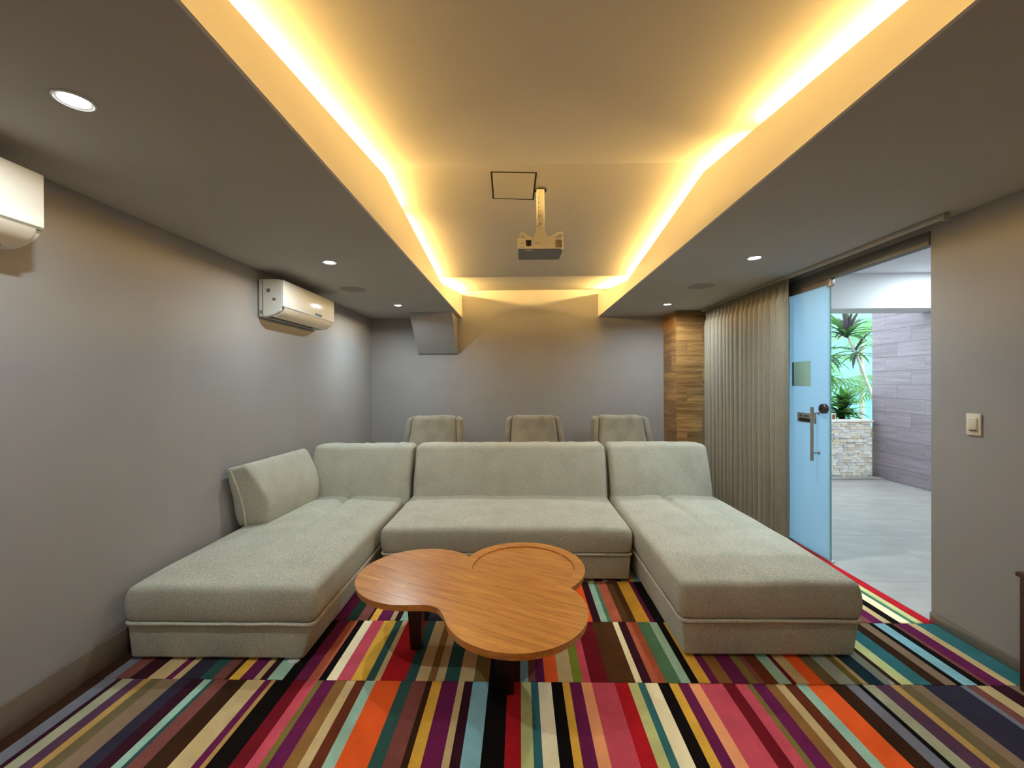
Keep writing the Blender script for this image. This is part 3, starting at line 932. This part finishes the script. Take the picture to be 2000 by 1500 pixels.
# ------------------------------------------------------------------ air conditioners
def aircon(y0, y1, z0, label):
    """y0 near end, y1 far end; z0 underside"""
    W = WL
    t = thing('air_conditioner', (W + 0.1, (y0 + y1) / 2, z0), label, 'air conditioner', 'wall-mounted split air conditioners')
    prof = [(0.012, 0.0), (0.085, 0.004), (0.140, 0.022), (0.178, 0.048), (0.196, 0.072), (0.200, 0.085), (0.200, 0.290), (0.192, 0.300), (0.170, 0.305), (0.012, 0.305)]
    prism('body', [(W + a, z0 + b) for a, b in prof], 'y', y0, y1, WHITE_PL, t, smooth=True)
    box('back_plate', (W, y0 - 0.004, z0 + 0.002), (W + 0.012, y1 + 0.004, z0 + 0.302), GREY_PL, t)
    for y, s in ((y0, -1), (y1, 1)):
        box('end_seam', (W + 0.040, min(y, y + s * 0.0015), z0 + 0.003), (W + 0.045, max(y, y + s * 0.0015), z0 + 0.303), GREY_PL, t)
    fp = box('front_panel', (W + 0.198, y0 + 0.002, z0 + 0.082), (W + 0.212, y1 - 0.002, z0 + 0.301), WHITE_PL, t, bev=0.005, seg=3)
    ym = y0 + (y1 - y0) * 0.62
    box('display', (W + 0.211, ym - 0.055, z0 + 0.094), (W + 0.2135, ym + 0.075, z0 + 0.116), BLACK_PL, fp)
    box('emblem', (W + 0.211, ym - 0.02, z0 + 0.158), (W + 0.2128, ym - 0.014, z0 + 0.172), GREY_PL, fp)
    # lower louvre follows the curved belly
    lv = [(0.205, 0.073), (0.190, 0.046), (0.152, 0.019), (0.108, 0.003), (0.109, -0.001), (0.155, 0.013), (0.195, 0.042), (0.210, 0.073)]
    prism('louvre', [(W + a, z0 + b) for a, b in lv], 'y', y0 + 0.03, y1 - 0.03, mat('cream_louvre', (222, 214, 200), rough=0.3), t, smooth=True)
    box('outlet', (W + 0.050, y0 + 0.06, z0 - 0.002), (W + 0.100, y1 - 0.06, z0 + 0.002), BLACK_PL, t)
    box('panel_gap', (W + 0.196, y0 + 0.004, z0 + 0.074), (W + 0.208, y1 - 0.004, z0 + 0.082), GREY_PL, t)
    for dy, dz, s in ((0.0, 0.2, 0.028), (0.0, 0.2, 0.0), (0.0, 0.13, 0.022)):
        if s: box('sticker', (W + 0.075 + (0.05 if dz < 0.2 else 0), y0 - 0.0016, z0 + dz), (W + 0.075 + s + (0.05 if dz < 0.2 else 0), y0, z0 + dz + s), GREY_PL, t)
    box('screw_cover', (W + 0.018, y0 - 0.0016, z0 + 0.02), (W + 0.034, y0, z0 + 0.05), GREY_PL, t)
aircon(3.375, 4.315, 2.015, 'white wall air conditioner with dark display above the sofa')
aircon(0.72, 1.665, 2.015, 'white wall air conditioner cut off by the picture edge')

# ------------------------------------------------------------------ projector on its ceiling pole
pj = thing('projector', (0.147, 2.83, 2.333), 'white ceiling-mounted projector hanging on a pole', 'projector')
PJ_W = mat('ivory_projector_shell', (232, 226, 210), rough=0.35)
x0, x1, yf, yb, zb, zt = -0.010, 0.296, 2.722, 2.965, 2.333, 2.408
outline = [(x0, yf + 0.004), (x0 + 0.006, yf), (x1 - 0.06, yf + 0.002), (x1 - 0.025, yf + 0.010), (x1 - 0.006, yf + 0.028), (x1, yf + 0.055), (x1 - 0.004, yb - 0.012), (x1 - 0.016, yb), (x0 + 0.012, yb), (x0, yb - 0.012)]
prism('shell', outline, 'z', zb + 0.004, zt, PJ_W, pj, smooth=True)
cxp, cyp = (x0 + x1) / 2, (yf + yb) / 2
prism('bottom_shade', [(cxp + (a - cxp) * 0.95, cyp + (b - cyp) * 0.965) for a, b in outline], 'z', zb, zb + 0.005, GREY_PL, pj)  # grey plate paints the shade on the white underside
ls = box('lens_window', (0.045, yf - 0.004, 2.352), (0.081, yf + 0.006, 2.392), BLACK_PL, pj, bev=0.003)
lathe('lens', [(0.001, -0.006), (0.009, -0.006), (0.012, -0.003), (0.001, -0.003)], (0.063, yf, 2.372), mat('blue_glass_lens', (14, 18, 34), rough=0.05), ls, seg=20, axis='y')
box('lens_shutter', (0.040, yf + 0.012, zb - 0.003), (0.088, yf + 0.022, zb + 0.002), PJ_W, pj)
VENT = mat('vent_shadow', (150, 128, 92), rough=0.7)
for k in range(5):
    xx = x1 - 0.056 + k * 0.0095
    yy = yf - 0.001 + 0.0026 * k * k * 0.16
    box('vent_slot', (xx, yy - 0.0005, zb + 0.012), (xx + 0.003, yy + 0.012 + 0.002 * k, zt - 0.012), VENT, pj)
lathe('sensor', [(0.001, -0.002), (0.004, -0.002), (0.004, 0.001), (0.001, 0.001)], (0.020, yf, 2.372), GREY_PL, pj, seg=12, axis='y')
def text(name, body, size, loc, rot, m, parent, depth=0.0004):
    cu = bpy.data.curves.new(name, 'FONT')
    cu.body = body
    cu.size = size
    cu.extrude = depth
    cu.align_x = 'CENTER'
    cu.align_y = 'CENTER'
    o = bpy.data.objects.new(name, cu)
    col.objects.link(o)
    cu.materials.append(m)
    me = bpy.data.meshes.new_from_object(o.evaluated_get(bpy.context.evaluated_depsgraph_get()))
    me.name = name
    bpy.data.objects.remove(o)
    o = bpy.data.objects.new(name, me)
    col.objects.link(o)
    o.rotation_euler = rot
    o.location = Vector(loc) - world_of(parent)
    o.parent = parent
    return o
text('lettering', 'EPSON', 0.011, (0.120, yf + 0.0006, 2.370), (math.pi / 2, 0, 0), GREY_PL, pj)
lathe('foot', [(0.001, -0.008), (0.006, -0.008), (0.008, 0.0), (0.001, 0.0)], (0.045, 2.92, zb), STEEL, pj, seg=12)
box('head_plate', (0.080, 2.79, 2.408), (0.215, 2.89, 2.420), PJ_W, pj, bev=0.002)
prism('yoke', [(0.094, 2.420), (0.201, 2.420), (0.182, 2.470), (0.166, 2.492), (0.129, 2.492), (0.113, 2.470)], 'y', 2.800, 2.806, PJ_W, pj)
prism('yoke', [(0.094, 2.420), (0.201, 2.420), (0.182, 2.470), (0.166, 2.492), (0.129, 2.492), (0.113, 2.470)], 'y', 2.864, 2.870, PJ_W, pj)
pole = box('pole', (0.121, 2.806, 2.448), (0.174, 2.864, ceil_z(2.835) + 0.001), PJ_W, pj, bev=0.010, seg=3)
for zz in (2.515, 2.530):
    lathe('bolt', [(0.001, -0.004), (0.004, -0.004), (0.005, 0.0), (0.001, 0.0)], (0.128 + (zz - 2.515), 2.806, zz), GREY_PL, pole, seg=10, axis='y')
for k in range(5):
    box('cable_slot', (0.133, 2.8052, 2.575 + k * 0.03), (0.136, 2.8062, 2.593 + k * 0.03), GREY_PL, pole)
lathe('ceiling_hole', [(0.030, 0.0), (0.040, 0.0), (0.040, -0.004), (0.030, -0.004)], (0.150, 2.832, ceil_z(2.832) - 0.003), BLACK_PL, pj, seg=24)
def arm(pts):
    a = tube('arm', pts, 0.0115, PJ_W, pj, seg=8)
    p = pts[-1]
    lathe('post', [(0.006, 0.0), (0.006, -0.022), (0.010, -0.026), (0.010, -0.030)], p, PJ_W, a, seg=12)
arm([(0.10, 2.80, 2.420), (0.055, 2.775, 2.432), (0.035, 2.765, 2.446), (0.012, 2.757, 2.448), (0.010, 2.757, 2.440)])
arm([(0.19, 2.80, 2.420), (0.24, 2.775, 2.436), (0.268, 2.760, 2.448), (0.286, 2.755, 2.446), (0.288, 2.755, 2.438)])
arm([(0.10, 2.87, 2.420), (0.06, 2.90, 2.430), (0.035, 2.925, 2.440), (0.025, 2.932, 2.438)])
arm([(0.19, 2.87, 2.420), (0.23, 2.90, 2.430), (0.255, 2.925, 2.440), (0.262, 2.932, 2.438)])
for xx in (0.092, 0.204):
    lathe('wing_nut', [(0.001, 0.010), (0.011, 0.010), (0.013, 0.004), (0.013, 0.0), (0.001, 0.0)], (xx, 2.805, 2.420), PJ_W, pj, seg=14)

# ------------------------------------------------------------------ sectional sofa: four pieces and a loose side bolster
def seat_warp(x0, x1, y0, y1, seam, crown=0.02, seed=0.0):
    def w(p, u):
        if u[2] > 0.5:
            s = (u[2] - 0.5) * 2
            c = crown * (math.sin(math.pi * min(max(u[0], 0), 1)) ** 0.5) * (math.sin(math.pi * min(max(u[1], 0), 1)) ** 0.5) if 0 < u[0] < 1 and 0 < u[1] < 1 else 0
            p.z += c * s
            if seam:
                d = abs(u[0] - 0.5) * (x1 - x0)
                fade = min(1.0, max(0.0, (u[1] - 0.25) / 0.5))
                p.z -= 0.030 * math.exp(-(d / 0.024) ** 2) * fade * s
                p.z += 0.010 * math.exp(-((d - 0.14) / 0.1) ** 2) * fade * s
            p.z += 0.005 * noise.noise(Vector((p.x * 4 + seed, p.y * 4, 0))) * s
        # sides swell a little
        if abs(u[0] - 0.5) > 0.45 or abs(u[1] - 0.5) > 0.45:
            b = 0.012 * math.sin(math.pi * min(max(u[2], 0), 1)) + (0.026 * math.sin(math.pi * min(max(u[1], 0), 1)) if seam and u[0] > 0.9 and x1 > 0 else 0)
            p.x += b * (1 if u[0] > 0.9 else -1 if u[0] < 0.1 else 0)
            p.y += b * (1 if u[1] > 0.9 else -1 if u[1] < 0.1 else 0)
        return p
    return w

def welt(x0, x1, y0, y1, z, r, parent):
    c = 0.035
    pts = []
    for (cx, cy, a0) in ((x1 - c, y1 - c, 0), (x0 + c, y1 - c, 90), (x0 + c, y0 + c, 180), (x1 - c, y0 + c, 270)):
        for k in range(5):
            a = math.radians(a0 + 22.5 * k)
            pts.append((cx + c * math.cos(a), cy + c * math.sin(a), z))
    # break long runs so the cord can waver slightly
    out = []
    for i, p in enumerate(pts):
        q = pts[(i + 1) % len(pts)]
        n = max(1, int((Vector(q) - Vector(p)).length / 0.1))
        for k in range(n):
            s = Vector(p).lerp(Vector(q), k / n)
            s.z += 0.004 * noise.noise(s * 5)
            out.append(s)
    return tube('piping', out, r, PIPE, parent, seg=6, closed=True)

def sofa_piece(x0, x1, y0, ys, label, bx0, bx1, long_seam, seed, zt=0.392, ztop=0.856, il=0.012, ir=0.012):
    """seat from y0 to ys with its own base, welt and leaning back"""
    t = thing('sofa_section', ((x0 + x1) / 2, (y0 + ys) / 2, 0), label, 'sofa', 'sections of the grey sectional sofa')
    yb = ys + 0.30
    for fx in (x0 + 0.08, x1 - 0.09):
        for fy in (y0 + 0.07, yb - 0.08):
            lathe('foot', [(0.001, 0.0), (0.022, 0.0), (0.025, 0.02), (0.001, 0.02)], (fx, fy, 0.0), WHITE_PL, t, seg=12)
    def basew(p, u):
        p.x += (1 - u[2]) * (il if u[0] < 0.5 else -ir)
        return p
    pad('base', (x0 + 0.004, y0 + 0.006, 0.012), (x1 - 0.004, yb, 0.203), 0.016, SOFA, t, step=0.12, warp=basew, wrinkle=0.004, wscale=5, seed=seed)
    welt(x0 - 0.002, x1 + 0.002, y0 - 0.004, yb - 0.02, 0.200, 0.0095, t)
    pad('seat_cushion', (x0, y0, 0.198), (x1, ys + 0.16, zt), 0.034, SOFA, t, step=0.02 if long_seam else 0.05, warp=seat_warp(x0, x1, y0, ys + 0.16, long_seam, seed=seed), wrinkle=0.006, wscale=3.5, seed=seed)
    # leaning back with a soft rounded top
    def bw(p, u):
        z = p.z
        k = (z - 0.36) / (ztop - 0.36)
        p.y += 0.02 + 0.16 * k - 0.03 * math.sin(math.pi * min(max(k, 0), 1)) * (1 - u[1])
        cr = 0.016 * noise.noise(Vector((p.x * 13 + seed, z * 3, 1))) * max(0, k - 0.45) * 2
        p.y += cr
        p.z += 0.010 * noise.noise(Vector((p.x * 16 + seed, 0, 3))) * max(0, k - 0.8) * 5
        return p
    pad('backrest', (bx0, ys, 0.30), (bx1, ys + 0.24, ztop), 0.042, SOFA, t, step=0.05, warp=bw, wrinkle=0.006, wscale=5, seed=seed + 4)
    return t
chaise = sofa_piece(-2.090, -1.088, 2.145, 3.80, 'grey linen chaise section of the sofa along the grey wall', -2.0, -1.042, True, 1.3, il=0.02, ir=0.05)
lathe('floor_pad', [(0.001, 0.0), (0.03, 0.0), (0.03, 0.006), (0.001, 0.006)], (-1.195, 2.158, 0.0), WHITE_PL, chaise, seg=16)
sofa_piece(-1.024, 0.812, 3.035, 3.84, 'wide middle section of the grey sofa behind the coffee table', -1.012, 0.818, False, 8.1)
sofa_piece(0.846, 1.786, 2.200, 3.80, 'grey linen chaise section of the sofa by the curtain', 0.850, 1.775, True, 17.9, ztop=0.862, zt=0.402, ir=0.03)

bo = thing('side_bolster', (-2.0, 3.45, 0.39), 'grey backrest bolster against the wall on the chaise', 'bolster')
Cn = {(0, 0, 0): (-2.120, 3.06, 0.375), (1, 0, 0): (-1.925, 3.12, 0.375), (0, 1, 0): (-2.10, 3.74, 0.375), (1, 1, 0): (-1.85, 3.77, 0.375),
      (0, 0, 1): (-2.130, 2.94, 0.845), (1, 0, 1): (-2.005, 2.98, 0.872), (0, 1, 1): (-2.11, 3.82, 0.83), (1, 1, 1): (-1.965, 3.79, 0.872)}
hw = hexwarp(Cn)
def bolster_warp(p, u):
    q = hw(p, u)
    q.x += 0.06 * math.sin(math.pi * min(max(u[2], 0), 1)) * u[0]
    q.z += 0.006 * noise.noise(q * 12) * u[2]
    q.y += 0.02 * noise.noise(q * 9) * (1 if u[1] < 0.1 else 0)
    return q
pad('cushion', (0, 0, 0), (0.22, 0.75, 0.46), 0.034, SOFA, bo, step=0.045, warp=bolster_warp)
pp = []
for k in range(15):
    u = k / 14
    pp.append(hw(None, (0.34, 0.012, 0.02 + 0.93 * u)) + Vector((0.02 * math.sin(math.pi * u), -0.022, 0)))
tube('piping', pp, 0.008, PIPE, bo, seg=6)

# ------------------------------------------------------------------ coffee table of three merged discs
CL, CF, CR = (-0.578, 2.345), (-0.022, 1.990), (0.016, 2.440)
RL_, RF_, RR_ = 0.342, 0.342, 0.358
def smin(a, b, k):
    h = max(k - abs(a - b), 0.0) / k
    return min(a, b) - h * h * k * 0.25
def sdf(x, y):
    dl = math.hypot(x - CL[0], y - CL[1]) - RL_
    df = math.hypot(x - CF[0], y - CF[1]) - RF_
    dr = math.hypot(x - CR[0], y - CR[1]) - RR_
    return smin(smin(dl, df, 0.20), dr, 0.012)
ctr = (-0.17, 2.22)
out = []
NA = 300
for k in range(NA):
    a = 2 * math.pi * k / NA
    dx, dy = math.cos(a), math.sin(a)
    lo, hi = 0.0, 1.2
    r = 0.0
    while r < 1.2 and sdf(ctr[0] + dx * r, ctr[1] + dy * r) < 0: r += 0.004
    lo, hi = r - 0.004, r
    for _ in range(20):
        m_ = (lo + hi) / 2
        if sdf(ctr[0] + dx * m_, ctr[1] + dy * m_) < 0: lo = m_
        else: hi = m_
    out.append((ctr[0] + dx * lo, ctr[1] + dy * lo))
TT, TB = 0.380, 0.348
ct = thing('coffee_table', (-0.17, 2.22, 0), 'honey wood coffee table of three merged round discs', 'table')
bm = bmesh.new()
ring_o = [bm.verts.new((x, y, TT)) for x, y in out]
NG = 72
RG = 0.298
ring_i = [bm.verts.new((CR[0] + RG * math.cos(2 * math.pi * k / NG), CR[1] - 0.006 + RG * math.sin(2 * math.pi * k / NG), TT)) for k in range(NG)]
eo = [bm.edges.new((ring_o[k], ring_o[(k + 1) % NA])) for k in range(NA)]
ei = [bm.edges.new((ring_i[k], ring_i[(k + 1) % NG])) for k in range(NG)]
bmesh.ops.triangle_fill(bm, use_beauty=True, edges=eo + ei)
# drop faces that filled the recess itself
for f in list(bm.faces):
    c = f.calc_center_median()
    if all(v in ring_i for v in f.verts): bm.faces.remove(f)
low_o = [bm.verts.new((ctr[0] + (x - ctr[0]) * 0.992, ctr[1] + (y - ctr[1]) * 0.992, TB)) for x, y in out]
edge_o = [bm.verts.new((x, y, TT - 0.004)) for x, y in out]
for k in range(NA):
    j = (k + 1) % NA
    bm.faces.new((ring_o[k], ring_o[j], edge_o[j], edge_o[k]))
    bm.faces.new((edge_o[k], edge_o[j], low_o[j], low_o[k]))
bm.faces.new(low_o)
low_i = [bm.verts.new((v.co.x, v.co.y, TT - 0.010)) for v in ring_i]
for k in range(NG):
    j = (k + 1) % NG
    bm.faces.new((ring_i[k], ring_i[j], low_i[j], low_i[k]))
top = from_bm('tabletop', bm, TABLE_W, ct, True)
lathe('inset_tray', [(0.001, TT - 0.0075), (RG - 0.001, TT - 0.0075), (RG - 0.001, TT - 0.0115), (0.001, TT - 0.0115)], (CR[0], CR[1] - 0.006, 0), TABLE_W, ct, seg=72, ang=30)
def leg(x, y, wx, wy, tilt):
    """flat tapered slab leg"""
    vs = []
    for z, s, o in ((0.0, 0.62, 0.0), (TB - 0.001, 1.0, 1.0)):
        for a, b in ((-1, -1), (1, -1), (1, 1), (-1, 1)):
            vs.append((x + a * wx * s + tilt[0] * o, y + b * wy * s + tilt[1] * o, z))
    mk('leg', vs, [(0, 1, 2, 3), (4, 5, 6, 7), (0, 1, 5, 4), (1, 2, 6, 5), (2, 3, 7, 6), (3, 0, 4, 7)], LEG_W, ct)
leg(-0.575, 2.28, 0.045, 0.045, (-0.01, 0.02))
leg(-0.075, 1.96, 0.062, 0.045, (0.0, 0.0))
leg(0.04, 2.52, 0.055, 0.045, (0.0, 0.0))

# ------------------------------------------------------------------ recliners behind the sofa
def recliner(cx, label):
    yb = 5.42
    t = thing('recliner', (cx, 5.05, 0), label, 'recliner', 'taupe recliners along the end wall')
    pad('base', (cx - 0.38, 4.62, 0.02), (cx + 0.38, 5.46, 0.26), 0.04, VELVET, t, step=0.1)
    pad('footrest', (cx - 0.29, 4.54, 0.10), (cx + 0.29, 4.64, 0.42), 0.04, VELVET, t, step=0.1)
    pad('seat_cushion', (cx - 0.28, 4.60, 0.26), (cx + 0.28, 5.26, 0.46), 0.06, VELVET, t, step=0.07, wrinkle=0.008, wscale=5, seed=cx)
    for s in (-1, 1):
        pad('armrest', (cx + s * 0.38 - 0.10, 4.58, 0.04), (cx + s * 0.38 + 0.10, 5.36, 0.60), 0.07, VELVET, t, step=0.09, wrinkle=0.006, wscale=5, seed=cx + s)
    def bw(p, u):
        k = (p.z - 0.36) / 0.67
        p.y += 0.20 * k
        p.x = cx + (p.x - cx) * (1.20 - 0.20 * k)
        bulge = 0.03 * math.sin(math.pi * min(max(k * 1.5, 0), 1))
        p.y -= bulge * (1 - u[1])
        return p
    pad('backrest', (cx - 0.272, 5.12, 0.36), (cx + 0.272, 5.34, 1.03), 0.05, VELVET, t, step=0.06, warp=bw, wrinkle=0.010, wscale=5, seed=cx * 3)
    for s in (-1, 1):
        a, b = sorted((cx + s * 0.274, cx + s * 0.352))
        def ww(p, u, s=s):
            k = (p.z - 0.36) / 0.67
            p.y += 0.20 * k + 0.02
            p.x = cx + (p.x - cx) * (1.20 - 0.20 * k)
            out = abs(p.x - cx) - 0.27
            p.z -= 0.35 * max(0, out) * max(0, k)
            return p
        pad('back_wing', (a, 5.13, 0.36), (b, 5.35, 1.025), 0.036, VELVET, t, step=0.06, warp=ww, wrinkle=0.006, wscale=6, seed=cx + s * 2)
recliner(-1.112, 'taupe recliner back under the sloped corner wedge')
recliner(0.178, 'taupe recliner back in the middle behind the sofa')
recliner(1.300, 'taupe recliner back beside the wood-look column')

# ------------------------------------------------------------------ low cabinet at the picture's edge
cb = thing('low_cabinet', (2.405, 1.5, 0), 'dark wood low cabinet standing against the light switch wall', 'cabinet')
box('body', (2.345, 1.02, 0.0), (2.472, 1.99, 0.535), CAB_W, cb, bev=0.003)
box('top', (2.335, 1.01, 0.535), (2.473, 2.0, 0.556), CAB_W, cb, bev=0.003)
for a, b in ((1.03, 1.50), (1.51, 1.98)):
    d = box('door', (2.333, a, 0.03), (2.345, b, 0.525), CAB_W, cb, bev=0.002)
    lathe('knob', [(0.001, -0.018), (0.010, -0.016), (0.007, 0.0), (0.001, 0.0)], (2.333, b - 0.05 if a < 1.4 else a + 0.05, 0.3), STEEL, d, seg=14, axis='x')
